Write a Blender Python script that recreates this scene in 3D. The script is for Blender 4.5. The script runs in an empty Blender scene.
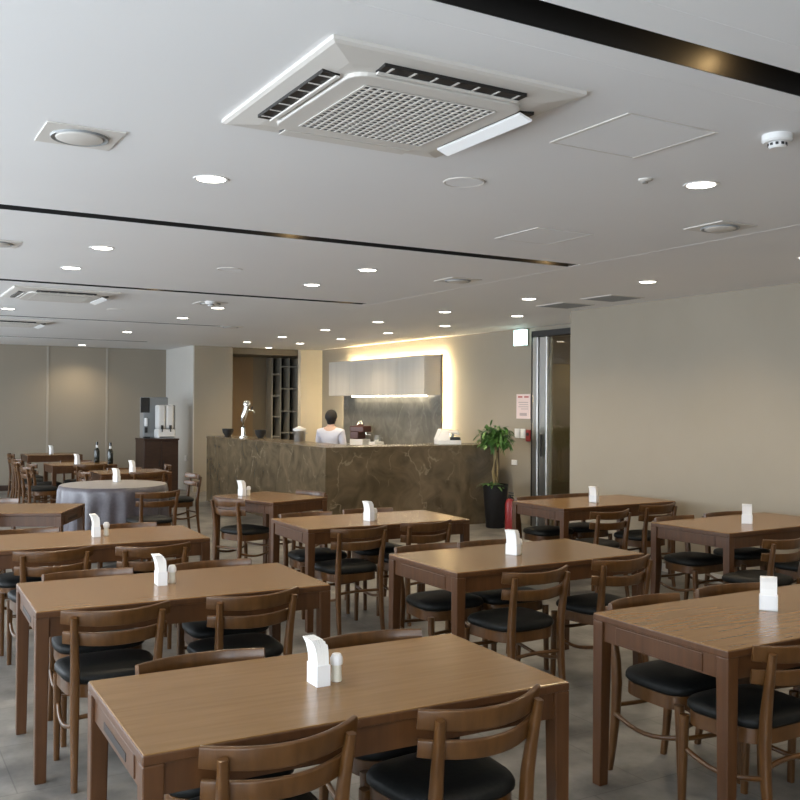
import bpy, bmesh, math, random
from mathutils import Vector, Matrix
random.seed(7)
S = bpy.context.scene
COL = S.collection
PI = math.pi

# ------------------------------------------------------------------ materials
def mat(name, base, rough=0.5, metal=0.0, spec=0.5, emit=None, strength=0.0, coat=0.0):
    m = bpy.data.materials.new(name); m.use_nodes = True
    p = m.node_tree.nodes['Principled BSDF']
    p.inputs['Base Color'].default_value = (*base, 1)
    p.inputs['Roughness'].default_value = rough
    p.inputs['Metallic'].default_value = metal
    p.inputs['Specular IOR Level'].default_value = spec
    p.inputs['Coat Weight'].default_value = coat
    if emit:
        p.inputs['Emission Color'].default_value = (*emit, 1)
        p.inputs['Emission Strength'].default_value = strength
    return m

def noisy(name, c1, c2, rough=0.5, scale=(1, 1, 1), nscale=5.0, detail=6, lo=0.3, hi=0.7, spec=0.5, bump=0.0, distort=0.0, coat=0.0, rough2=None):
    m = mat(name, c1, rough, spec=spec, coat=coat)
    nt = m.node_tree; N = nt.nodes; L = nt.links; p = N['Principled BSDF']
    tc = N.new('ShaderNodeTexCoord'); mp = N.new('ShaderNodeMapping'); mp.inputs['Scale'].default_value = scale
    nz = N.new('ShaderNodeTexNoise'); nz.inputs['Scale'].default_value = nscale; nz.inputs['Detail'].default_value = detail
    nz.inputs['Distortion'].default_value = distort
    rp = N.new('ShaderNodeValToRGB'); rp.color_ramp.elements[0].position = lo; rp.color_ramp.elements[1].position = hi
    rp.color_ramp.elements[0].color = (*c1, 1); rp.color_ramp.elements[1].color = (*c2, 1)
    L.new(tc.outputs['Object'], mp.inputs['Vector']); L.new(mp.outputs['Vector'], nz.inputs['Vector'])
    L.new(nz.outputs['Fac'], rp.inputs['Fac']); L.new(rp.outputs['Color'], p.inputs['Base Color'])
    if bump:
        b = N.new('ShaderNodeBump'); b.inputs['Strength'].default_value = bump; b.inputs['Distance'].default_value = 0.01
        L.new(nz.outputs['Fac'], b.inputs['Height']); L.new(b.outputs['Normal'], p.inputs['Normal'])
    return m

def marble(name, dark, mid, vein, scale=2.0, veinw=0.035, rough=0.25):
    m = mat(name, dark, rough); nt = m.node_tree; N = nt.nodes; L = nt.links; p = N['Principled BSDF']
    tc = N.new('ShaderNodeTexCoord')
    n1 = N.new('ShaderNodeTexNoise'); n1.inputs['Scale'].default_value = scale * 1.6; n1.inputs['Detail'].default_value = 8; n1.inputs['Distortion'].default_value = 1.2
    L.new(tc.outputs['Object'], n1.inputs['Vector'])
    r1 = N.new('ShaderNodeValToRGB'); r1.color_ramp.elements[0].position = .3; r1.color_ramp.elements[1].position = .72
    r1.color_ramp.elements[0].color = (*dark, 1); r1.color_ramp.elements[1].color = (*mid, 1)
    L.new(n1.outputs['Fac'], r1.inputs['Fac'])
    add = N.new('ShaderNodeVectorMath'); add.operation = 'ADD'
    sc = N.new('ShaderNodeVectorMath'); sc.operation = 'SCALE'; sc.inputs['Scale'].default_value = 0.36
    L.new(n1.outputs['Color'], sc.inputs[0]); L.new(tc.outputs['Object'], add.inputs[0]); L.new(sc.outputs['Vector'], add.inputs[1])
    mp = N.new('ShaderNodeMapping'); mp.inputs['Rotation'].default_value = (.3, .85, .25); mp.inputs['Scale'].default_value = (1.0, 1.0, .55)
    L.new(add.outputs['Vector'], mp.inputs['Vector'])
    vo = N.new('ShaderNodeTexVoronoi'); vo.feature = 'DISTANCE_TO_EDGE'; vo.inputs['Scale'].default_value = scale
    L.new(mp.outputs['Vector'], vo.inputs['Vector'])
    r2 = N.new('ShaderNodeValToRGB'); r2.color_ramp.elements[0].position = 0; r2.color_ramp.elements[1].position = veinw
    r2.color_ramp.elements[0].color = (1, 1, 1, 1); r2.color_ramp.elements[1].color = (0, 0, 0, 1)
    L.new(vo.outputs['Distance'], r2.inputs['Fac'])
    n3 = N.new('ShaderNodeTexNoise'); n3.inputs['Scale'].default_value = 3; L.new(tc.outputs['Object'], n3.inputs['Vector'])
    r3 = N.new('ShaderNodeValToRGB'); r3.color_ramp.elements[0].position = .42; r3.color_ramp.elements[1].position = .62
    L.new(n3.outputs['Fac'], r3.inputs['Fac'])
    mu = N.new('ShaderNodeMath'); mu.operation = 'MULTIPLY'; L.new(r2.outputs['Color'], mu.inputs[0]); L.new(r3.outputs['Color'], mu.inputs[1])
    mx = N.new('ShaderNodeMix'); mx.data_type = 'RGBA'; mx.inputs['B'].default_value = (*vein, 1)
    L.new(mu.outputs[0], mx.inputs['Factor']); L.new(r1.outputs['Color'], mx.inputs['A']); L.new(mx.outputs['Result'], p.inputs['Base Color'])
    return m

M = {}
M['table'] = noisy('table_wood', (.185, .097, .031), (.228, .125, .046), .25, (1.2, 14, 14), 3.0, 5, bump=0.0, coat=.0, spec=.45)
M['table_leg'] = noisy('table_leg_wood', (.056, .021, .006), (.084, .034, .011), .34, (12, 12, 1.0), 3.0, 5)
M['chair'] = noisy('chair_wood', (.064, .026, .006), (.105, .046, .013), .30, (10, 10, 2.0), 3.0, 5)
M['dark_wood'] = noisy('dark_wood', (.028, .014, .009), (.045, .022, .013), .4, (3, 3, 12), 3.0, 4)
M['slot_dark'] = mat('slot_dark', (.012, .010, .009), .5)
M['leather'] = noisy('black_leather', (.006, .0065, .0065), (.011, .0115, .0105), .5, (1, 1, 1), 60, 4, bump=.05, spec=.18)
M['ceiling'] = noisy('ceiling_paint', (.74, .735, .73), (.77, .765, .755), .6, (1, 1, 1), .6, 2, spec=.3)
M['slot_in'] = mat('ceiling_slot_black', (.012, .011, .010), .55)
M['wall_beige'] = noisy('wall_beige', (.298, .26, .203), (.32, .281, .222), .75, (1, 1, 1), 1.2, 4, spec=.25)
M['wall_cream'] = noisy('wall_cream', (.62, .54, .40), (.65, .57, .43), .7, (1, 1, 1), 1.2, 4, spec=.25)
M['wall_grey'] = noisy('wall_grey', (.52, .50, .46), (.55, .53, .49), .7, (1, 1, 1), 1.2, 4, spec=.25)
M['fabric'] = noisy('wall_fabric', (.27, .235, .185), (.31, .27, .215), .85, (1, 1, 1), 140, 3, spec=.2)
M['trim_light'] = mat('trim_light', (.36, .325, .27), .5)
M['shelf'] = mat('shelf_lacquer', (.36, .33, .27), .5)
M['niche'] = mat('niche_shade', (.15, .122, .08), .6)  # darker tone holds the dim light inside the niche
M['niche_brown'] = mat('niche_brown', (.20, .135, .07), .6)
M['marble'] = marble('brown_marble', (.070, .052, .028), (.165, .122, .072), (.25, .20, .13), 2.1, .020)
M['backsplash'] = marble('grey_marble', (.12, .115, .10), (.21, .20, .175), (.27, .26, .23), 2.6, .05, .3)
M['lacquer'] = noisy('grey_lacquer', (.50, .465, .41), (.56, .525, .465), .5, (1, 3.2, .2), 2.0, 3)
M['steel'] = mat('stainless_steel', (.45, .445, .43), .36, 1.0)
M['chrome'] = mat('chrome', (.82, .82, .8), .12, 1.0)
M['brass'] = mat('brass', (.55, .38, .16), .3, 1.0)
M['white'] = mat('white_plastic', (.72, .715, .70), .4)
M['acwhite'] = mat('air_unit_plastic', (.62, .59, .545), .45)
M['flap'] = mat('air_flap_sheen', (.84, .84, .83), .35)  # brighter than the other flaps: sheen on one flap put into its colour
M['dark_plastic'] = mat('dark_plastic', (.02, .02, .02), .4)
M['grey_plastic'] = mat('grey_plastic', (.25, .26, .26), .4)
M['paper'] = mat('napkin_paper', (.86, .85, .82), .8)
M['holder'] = mat('holder_plastic', (.78, .78, .78), .35)
M['pale_glass'] = mat('shaker_glass', (.72, .70, .60), .15)
M['cloth'] = noisy('tablecloth_satin', (.062, .054, .066), (.085, .075, .090), .42, (1, 1, 1), 40, 2, spec=.8)
M['sheen_top'] = noisy('cloth_top_sheen', (.30, .27, .25), (.34, .31, .285), .45, (1, 1, 1), 30, 2)  # paler than the cloth: downlight sheen on its top put into the colour
M['red'] = mat('red_paint', (.22, .012, .012), .35)
M['lobby'] = mat('lobby_panel', (.15, .14, .112), .5)
M['brownred'] = mat('brown_lacquer', (.075, .024, .014), .3)
M['pot'] = mat('black_pot', (.008, .007, .007), .6, spec=.3)
M['soil'] = noisy('soil', (.03, .02, .012), (.07, .05, .03), .95, (1, 1, 1), 30)
M['leaf'] = noisy('leaf_green', (.035, .10, .018), (.09, .20, .04), .4, (1, 1, 1), 8)
M['stem'] = mat('plant_stem', (.30, .22, .10), .7)
M['bottle'] = mat('bottle_glass', (.012, .014, .010), .12)
M['paper_pink'] = mat('poster_paper', (.72, .58, .55), .7)
M['ink_red'] = mat('poster_ink', (.42, .10, .10), .7)
M['ink_grey'] = mat('poster_grey_ink', (.42, .34, .33), .7)
M['skin'] = mat('skin', (.62, .40, .29), .5)
M['hair'] = mat('hair_black', (.008, .006, .005), .65)
M['shirt'] = noisy('shirt_lavender', (.62, .62, .70), (.70, .70, .77), .8, (1, 1, 1), 12)
M['trousers'] = mat('trousers_black', (.02, .02, .022), .7)
M['lamp'] = mat('lamp_diffuser', (1, 1, 1), .5, emit=(1.0, .93, .80), strength=14)
M['led'] = mat('led_strip', (1, 1, 1), .5, emit=(1.0, .80, .46), strength=150)
M['led_soft'] = mat('led_strip_soft', (1, 1, 1), .5, emit=(1.0, .88, .66), strength=16)
M['exit'] = mat('exit_face', (.9, 1, .95), .5, emit=(.62, 1.0, .92), strength=2.2)
M['exit_green'] = mat('exit_green', (.1, .6, .4), .5, emit=(.35, .95, .75), strength=1.4)
M['spot_lens'] = mat('spot_lens', (1, .9, .6), .5, emit=(1.0, .72, .35), strength=.3)

# floor: mottled grey beige stone tiles
def floor_material():
    m = mat('floor_tiles', (.3, .29, .27), .42); nt = m.node_tree; N = nt.nodes; L = nt.links; p = N['Principled BSDF']
    tc = N.new('ShaderNodeTexCoord')
    n = N.new('ShaderNodeTexNoise'); n.inputs['Scale'].default_value = 2.4; n.inputs['Detail'].default_value = 9; n.inputs['Roughness'].default_value = .62
    L.new(tc.outputs['Object'], n.inputs['Vector'])
    r = N.new('ShaderNodeValToRGB'); r.color_ramp.elements[0].position = .35; r.color_ramp.elements[1].position = .68
    r.color_ramp.elements[0].color = (.080, .078, .075, 1); r.color_ramp.elements[1].color = (.27, .257, .235, 1)
    L.new(n.outputs['Fac'], r.inputs['Fac'])
    b = N.new('ShaderNodeTexBrick'); b.offset = 0.5; b.inputs['Scale'].default_value = 1.0
    b.inputs['Brick Width'].default_value = .6; b.inputs['Row Height'].default_value = .6; b.inputs['Mortar Size'].default_value = .003
    b.inputs['Color1'].default_value = (1, 1, 1, 1); b.inputs['Color2'].default_value = (.88, .88, .88, 1); b.inputs['Mortar'].default_value = (.6, .6, .6, 1)
    L.new(tc.outputs['Object'], b.inputs['Vector'])
    mx = N.new('ShaderNodeMix'); mx.data_type = 'RGBA'; mx.blend_type = 'MULTIPLY'; mx.inputs['Factor'].default_value = 1
    L.new(r.outputs['Color'], mx.inputs['A']); L.new(b.outputs['Color'], mx.inputs['B']); L.new(mx.outputs['Result'], p.inputs['Base Color'])
    return m
M['floor'] = floor_material()

def glass_material(name, tint, gloss=.12, rough=.03):
    m = bpy.data.materials.new(name); m.use_nodes = True; nt = m.node_tree; N = nt.nodes; L = nt.links
    N.remove(N['Principled BSDF'])
    t = N.new('ShaderNodeBsdfTransparent'); t.inputs['Color'].default_value = (*tint, 1)
    g = N.new('ShaderNodeBsdfGlossy'); g.inputs['Roughness'].default_value = rough
    x = N.new('ShaderNodeMixShader'); x.inputs['Fac'].default_value = gloss
    L.new(t.outputs[0], x.inputs[1]); L.new(g.outputs[0], x.inputs[2]); L.new(x.outputs[0], N['Material Output'].inputs['Surface'])
    return m
M['pane'] = glass_material('window_pane', (.92, .95, .97), .06)
M['door_glass'] = glass_material('door_glass', (.78, .72, .58), .10)

# ------------------------------------------------------------------ mesh helpers
def obj(name, bm, m, parent=None, smooth=False, angle=None):
    me = bpy.data.meshes.new(name); bmesh.ops.recalc_face_normals(bm, faces=bm.faces[:]); bm.to_mesh(me); bm.free()
    if smooth:
        for p in me.polygons: p.use_smooth = True
        if angle: me.set_sharp_from_angle(angle=math.radians(angle))
    me.materials.append(M[m] if isinstance(m, str) else m)
    o = bpy.data.objects.new(name, me); COL.objects.link(o)
    if parent: o.parent = parent
    return o

def box(bm, lo, hi, bev=0.0, seg=2):
    c = [(a + b) / 2 for a, b in zip(lo, hi)]; s = [max(abs(b - a), 1e-5) for a, b in zip(lo, hi)]
    r = bmesh.ops.create_cube(bm, size=1.0, matrix=Matrix.Translation(c) @ Matrix.Diagonal((*s, 1)))
    if bev:
        es = list({e for v in r['verts'] for e in v.link_edges})
        bmesh.ops.bevel(bm, geom=es, offset=bev, segments=seg, profile=.5, affect='EDGES')

def hexa(bm, bot, top, bev=0.0):
    vs = [bm.verts.new(v) for v in bot] + [bm.verts.new(v) for v in top]
    fs = [(3, 2, 1, 0), (4, 5, 6, 7), (0, 1, 5, 4), (1, 2, 6, 5), (2, 3, 7, 6), (3, 0, 4, 7)]
    for f in fs: bm.faces.new([vs[i] for i in f])
    if bev:
        es = list({e for v in vs for e in v.link_edges})
        bmesh.ops.bevel(bm, geom=es, offset=bev, segments=2, profile=.5, affect='EDGES')

def sweep(bm, path, w, h, up=(0, 0, 1), n=4, rnd=.25):
    """rounded-rectangle section (w across, h along up) swept along path; w,h scalars or lists"""
    path = [Vector(p) for p in path]; K = len(path); rings = []
    W = w if isinstance(w, (list, tuple)) else [w] * K
    H = h if isinstance(h, (list, tuple)) else [h] * K
    for i, p in enumerate(path):
        t = (path[min(i + 1, K - 1)] - path[max(i - 1, 0)]).normalized()
        u = Vector(up); side = t.cross(u)
        if side.length < 1e-4: side = t.cross(Vector((0, 1, 0)))
        side.normalize(); u2 = side.cross(t).normalized()
        ring = []
        for cx, cy in ((1, 1), (-1, 1), (-1, -1), (1, -1)):
            r = rnd * min(W[i], H[i]); bx, by = cx * (W[i] / 2 - r), cy * (H[i] / 2 - r)
            a0 = math.atan2(cy, cx) - PI / 4
            for k in range(3):
                a = a0 + k * PI / 4
                ring.append(bm.verts.new(p + side * (bx + r * math.cos(a)) + u2 * (by + r * math.sin(a))))
        rings.append(ring)
    m = len(rings[0])
    for a, b in zip(rings, rings[1:]):
        for k in range(m): bm.faces.new((a[k], a[(k + 1) % m], b[(k + 1) % m], b[k]))
    bm.faces.new(rings[0][::-1]); bm.faces.new(rings[-1])

def tube(bm, path, r, seg=10):
    path = [Vector(p) for p in path]; K = len(path); rings = []
    R = r if isinstance(r, (list, tuple)) else [r] * K
    for i, p in enumerate(path):
        t = (path[min(i + 1, K - 1)] - path[max(i - 1, 0)]).normalized()
        a = t.cross(Vector((0, 0, 1)))
        if a.length < 1e-3: a = Vector((1, 0, 0))
        a.normalize(); b = t.cross(a).normalized()
        rings.append([bm.verts.new(p + a * R[i] * math.cos(2 * PI * k / seg) + b * R[i] * math.sin(2 * PI * k / seg)) for k in range(seg)])
    for A, B in zip(rings, rings[1:]):
        for k in range(seg): bm.faces.new((A[k], A[(k + 1) % seg], B[(k + 1) % seg], B[k]))
    bm.faces.new(rings[0][::-1]); bm.faces.new(rings[-1])

def lathe(bm, prof, seg=24, c=(0, 0, 0), fn=None):
    rings = []
    for j, (r, z) in enumerate(prof):
        if r < 1e-6:
            rings.append([bm.verts.new((c[0], c[1], c[2] + z))]); continue
        ring = []
        for k in range(seg):
            a = 2 * PI * k / seg; rr = r * (fn(a, j) if fn else 1)
            ring.append(bm.verts.new((c[0] + rr * math.cos(a), c[1] + rr * math.sin(a), c[2] + z)))
        rings.append(ring)
    for A, B in zip(rings, rings[1:]):
        for k in range(seg):
            if len(A) == 1 and len(B) == 1: continue
            if len(A) == 1: bm.faces.new((A[0], B[k], B[(k + 1) % seg]))
            elif len(B) == 1: bm.faces.new((A[k], A[(k + 1) % seg], B[0]))
            else: bm.faces.new((A[k], A[(k + 1) % seg], B[(k + 1) % seg], B[k]))

def B(): return bmesh.new()
def qb(name, lo, hi, m, parent=None, bev=0.0):
    bm = B(); box(bm, lo, hi, bev); return obj(name, bm, m, parent)
def ql(name, prof, m, parent=None, seg=24, c=(0, 0, 0), angle=35):
    bm = B(); lathe(bm, prof, seg, c); return obj(name, bm, m, parent, True, angle)

def tag(o, label, cat, group=None):
    o['label'] = label; o['category'] = cat
    if group: o['group'] = group
    return o
def thing(name, label, cat, loc=(0, 0, 0), rz=0.0, group=None):
    o = bpy.data.objects.new(name, None); COL.objects.link(o); o.empty_display_size = .1
    o.location = loc; o.rotation_euler = (0, 0, rz); return tag(o, label, cat, group)
def struct(o): o['kind'] = 'structure'; return o
KIDS = {}
def children(o):
    return KIDS.get(o.name) or [c for c in bpy.data.objects if c.parent == o]
def dup(root, loc, rz, label, group=None):
    def rec(o, par):
        c = o.copy(); COL.objects.link(c)
        if par: c.parent = par
        for k in children(o): rec(k, c)
        return c
    r = rec(root, None); r.location = loc; r.rotation_euler = (0, 0, rz); r['label'] = label
    if group: r['group'] = group
    return r

# ------------------------------------------------------------------ room shell
H = 2.7
X0, X1, Y0, Y1 = -2.4, 8.0, -2.6, 18.6
struct(qb('floor', (X0 - .2, Y0 - .2, -.12), (9.6, Y1 + .6, 0), 'floor'))

# ceiling with recessed black slots (y0,y1,x1)
SL = [(1.94, 2.09, 6.9), (5.43, 5.575, 4.72), (8.72, 8.86, 4.67), (12.40, 12.50, 4.45), (16.3, 16.42, 4.4)]
bm = B(); prev = Y0 - .2; XA, XB = X0 - .2, 9.6
for (a, b, xe) in SL:
    box(bm, (XA, prev, H), (XB, a, H + .25)); box(bm, (xe, a, H), (XB, b, H + .25)); prev = b
box(bm, (XA, prev, H), (XB, Y1 + .6, H + .25))
box(bm, (XA, Y0 - .2, H + .25), (XB, Y1 + .6, H + .3))
struct(obj('ceiling', bm, 'ceiling'))
for i, (a, b, xe) in enumerate(SL):
    bm = B()
    box(bm, (XA, a, H + .13), (xe, b, H + .14)); box(bm, (XA, a, H + .002), (xe, a + .004, H + .13)); box(bm, (XA, b - .004, H + .002), (xe, b, H + .13))
    box(bm, (xe - .004, a, H + .002), (xe, b, H + .13))
    struct(obj('trim_%d' % (i + 1), bm, 'slot_in'))
# fine shadow-gap bead running along the ceiling joint and beside the first slot
struct(qb('trim_11', (4.745, 2.6, H - .0008), (4.765, 5.4, H + .001), 'ceiling'))
struct(qb('trim_12', (4.745, 5.6, H - .0008), (4.765, 9.4, H + .001), 'ceiling'))
struct(qb('trim_13', (X0, 1.80, H - .001), (6.9, 1.806, H + .001), 'ceiling'))
struct(qb('trim_14', (X0, 2.20, H - .001), (6.9, 2.206, H + .001), 'ceiling'))

# walls
struct(qb('wall_right', (6.95, Y0, 0), (7.15, 8.16, H), 'wall_beige', bev=.002))
bm = B(); box(bm, (8.0, 10.13, 0), (8.2, Y1, H)); box(bm, (8.0, 6.0, 0), (8.2, 9.05, H)); box(bm, (8.0, 9.05, 2.62), (8.2, 10.13, H))
struct(obj('wall_bar', bm, 'wall_beige'))
FILL_WIN = [(-1.9, -.2)]  # unseen window added behind the camera to light wall, ceiling and tables
bm = B(); xs = [X0 - .2] + [v for w in FILL_WIN for v in w] + [7.2]
for a, b in zip(xs[0::2], xs[1::2]): box(bm, (a, Y0 - .2, 0), (b, Y0, H))
for a, b in FILL_WIN:
    box(bm, (a, Y0 - .2, 0), (b, Y0, .5)); box(bm, (a, Y0 - .2, 2.5), (b, Y0, H))
struct(obj('wall_front', bm, 'wall_beige'))
bm = B(); box(bm, (X0 - .2, Y1, 0), (6.1, Y1 + .2, H)); struct(obj('wall_back', bm, 'fabric'))
for i, xs in enumerate((1.0, 2.05, 3.13, 4.22)):
    struct(qb('trim_%d' % (21 + i), (xs - .02, Y1 - .012, .1), (xs + .02, Y1 + .01, H), 'trim_light'))
struct(qb('baseboard_back', (X0, Y1 - .02, 0), (5.4, Y1 + .01, .1), 'dark_wood'))
struct(qb('baseboard_right', (6.935, Y0, 0), (6.96, 8.16, .08), 'wall_grey'))
# pillar with a lit grey side beside the panelled wall, niche and cream pillar behind the bar
p1 = struct(qb('pillar_1', (5.40, 16.85, 0), (6.14, 18.7, H), 'wall_beige', bev=.003))
struct(qb('trim_33', (5.38, 16.852, 0), (5.40, 18.6, H), 'wall_grey'))  # added facing, window light on this pillar side painted as paler grey
struct(qb('pillar_2', (7.53, 16.85, 0), (8.02, 16.97, H), 'wall_cream', bev=.003))
struct(qb('wall_niche', (6.1, 18.0, 0), (8.3, 18.2, H), 'niche'))
struct(qb('trim_31', (6.4, 17.96, 0), (6.98, 18.01, H), 'niche_brown'))
struct(qb('trim_32', (6.14, 17.0, 2.58), (7.56, 18.0, H + .01), 'niche'))

# window wall on the camera's left, out of frame
WIN = [(-1.9, 1.1), (1.7, 4.7), (5.3, 8.3), (8.9, 11.9), (12.5, 15.2), (15.7, 18.3)]
bm = B(); ys = [Y0 - .2] + [v for w in WIN for v in w] + [Y1 + .2]
for a, b in zip(ys[0::2], ys[1::2]): box(bm, (X0 - .2, a, 0), (X0, b, H))
for a, b in WIN:
    box(bm, (X0 - .2, a, 0), (X0, b, .5)); box(bm, (X0 - .2, a, 2.5), (X0, b, H))
struct(obj('wall_left', bm, 'wall_grey'))
def window(i, a, b, T):
    """a window a..b along the wall, built on the wall x = 0 looking from -x, then carried to place by T"""
    bm = B(); c = (a + b) / 2
    for lo, hi in (((a, .5), (a + .05, 2.5)), ((b - .05, .5), (b, 2.5)), ((c - .03, .5), (c + .03, 2.5)), ((a, .5), (b, .55)), ((a, 2.45), (b, 2.5))):
        box(bm, (-.14, lo[0], lo[1]), (-.06, hi[0], hi[1]))
    bm.transform(T); w = struct(obj('window_%d' % i, bm, 'white'))
    bm = B(); box(bm, (-.105, a + .03, .53), (-.095, b - .03, 2.47)); bm.transform(T); obj('pane', bm, 'pane', w)
    l = bpy.data.lights.new('sky_portal', 'AREA'); l.shape = 'RECTANGLE'; l.size = b - a; l.size_y = 2.0
    l.cycles.is_portal = True
    lo_ = bpy.data.objects.new('sky_portal', l); COL.objects.link(lo_)
    lo_.matrix_world = T @ Matrix.Translation((-.2, c, 1.5)) @ Matrix(((0, 0, -1), (1, 0, 0), (0, -1, 0))).to_4x4()
TL = Matrix.Translation((X0, 0, 0))
TF = Matrix.Translation((0, Y0, 0)) @ Matrix.Rotation(PI / 2, 4, 'Z')      # +x of the wall frame -> +y, its y -> -x
for i, (a, b) in enumerate(WIN): window(i + 1, a, b, TL)
for i, (a, b) in enumerate(FILL_WIN): window(i + 7, -b, -a, TF)

# glass exit door in the recess
d = bpy.data.objects.new('door_1', None); COL.objects.link(d); struct(d)
qb('door_frame', (7.94, 10.09, 0), (8.06, 10.13, 2.62), 'slot_dark', d, .004)
qb('door_frame', (7.94, 9.05, 0), (8.06, 9.12, 2.62), 'steel', d, .004)
qb('door_header', (7.94, 9.05, 2.56), (8.06, 10.13, 2.64), 'slot_dark', d, .003)
qb('steel_post', (7.93, 9.98, 0), (8.07, 10.088, 2.56), 'steel', d, .012)
qb('door_stile', (7.95, 9.81, .02), (8.05, 9.97, 2.56), 'steel', d, .012)
qb('door_glass', (7.99, 9.12, .02), (8.01, 9.81, 2.56), 'door_glass', d)
qb('door_handle', (7.90, 9.86, .95), (7.93, 9.89, 1.25), 'slot_dark', d, .006)
# lobby behind the glass
struct(qb('wall_lobby', (9.4, 6.0, 0), (9.6, Y1, H), 'wall_beige'))
struct(qb('trim_41', (9.3, 8.0, 0), (9.4, 13.0, 2.25), 'lobby'))

# ------------------------------------------------------------------ tables
def make_table(L, W, name, label, slot=True):
    t = thing(name, label, 'table', group='brown wooden dining tables')
    TH = .74
    qb('tabletop', (-L / 2 + .003, -W / 2 + .003, TH - .006), (L / 2 - .003, W / 2 - .003, TH), 'table', t, .0025)
    qb('edge_band', (-L / 2, -W / 2, TH - .03), (L / 2, W / 2, TH - .003), 'table_leg', t, .004)
    bm = B(); i = .012
    box(bm, (-L / 2 + .05, -W / 2 + i, .625), (L / 2 - .05, -W / 2 + i + .022, TH - .03))
    box(bm, (-L / 2 + .05, W / 2 - i - .022, .625), (L / 2 - .05, W / 2 - i, TH - .03))
    box(bm, (-L / 2 + i, -W / 2 + .05, .625), (-L / 2 + i + .022, W / 2 - .05, TH - .03))
    box(bm, (L / 2 - i - .022, -W / 2 + .05, .625), (L / 2 - i, W / 2 - .05, TH - .03))
    obj('apron', bm, 'table_leg', t)
    for s in (-1, 1):
        x = s * (L / 2 - i)
        dr = qb('cutlery_drawer', (x - .004, -W / 2 + .13, .632), (x + .004, W / 2 - .13, .70), 'table_leg', t, .002)
        if slot: qb('finger_slot', (x - .0055, -W / 2 + .22, .648), (x + .0055, W / 2 - .22, .672), 'slot_dark', dr)
    w = .058
    for sx in (-1, 1):
        for sy in (-1, 1):
            xo, yo = sx * L / 2, sy * W / 2
            q = lambda k, z: [(xo, yo, z), (xo - sx * k, yo, z), (xo - sx * k, yo - sy * k, z), (xo, yo - sy * k, z)]
            bm = B(); hexa(bm, q(.048, 0), q(w, TH - .03), .004); obj('leg', bm, 'table_leg', t)
    return t

TAB = {  # x, y, rot(deg), row text
    1: (1.338, 2.746, -1.3, 'first table of outer row'),
    2: (1.376, 4.596, -1.8, 'second table of outer row'),
    3: (1.384, 6.448, -2.2, 'third table of outer row'),
    4: (.998, 8.61, -26, 'skewed table ahead of round table'),
    10: (3.470, 2.740, 0, 'first table of middle row'),
    7: (3.473, 4.552, .6, 'second table of middle row'),
    6: (3.503, 6.480, -1.1, 'third table of middle row'),
    9: (6.029, 4.963, 2.4, 'first table along beige wall'),
    8: (6.027, 6.722, .9, 'second table along beige wall'),
    11: (3.12, 12.40, 0, 'table just behind round table'),
    12: (2.86, 14.25, 0, 'table with two bottles'),
    13: (2.95, 17.10, 0, 'table against panelled wall'),
}
base = {}
for k, (x, y, r, txt) in TAB.items():
    lab = 'brown wooden dining table with napkins, the ' + txt.replace('table', 'one', 1).replace('outer row', 'row away from the beige wall').replace('middle row', 'middle row of three')
    kind = 'far' if k > 10 else 'slot' if k < 5 else 'plain'
    if kind not in base:
        base[kind] = make_table(.90 if k > 10 else 1.38, .73, 'dining_table', lab, kind == 'slot'); base[kind].location = (x, y, 0); base[kind].rotation_euler = (0, 0, math.radians(r))
    else: dup(base[kind], (x, y, 0), math.radians(r), lab)
t5 = make_table(.69, .88, 'dining_table', 'small brown wooden dining table set at an angle before the marble counter corner', False)
t5.location = (3.475, 8.48, 0); t5.rotation_euler = (0, 0, math.radians(19)); TAB[5] = (3.46, 8.5, 19, 'small table by counter corner')

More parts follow.
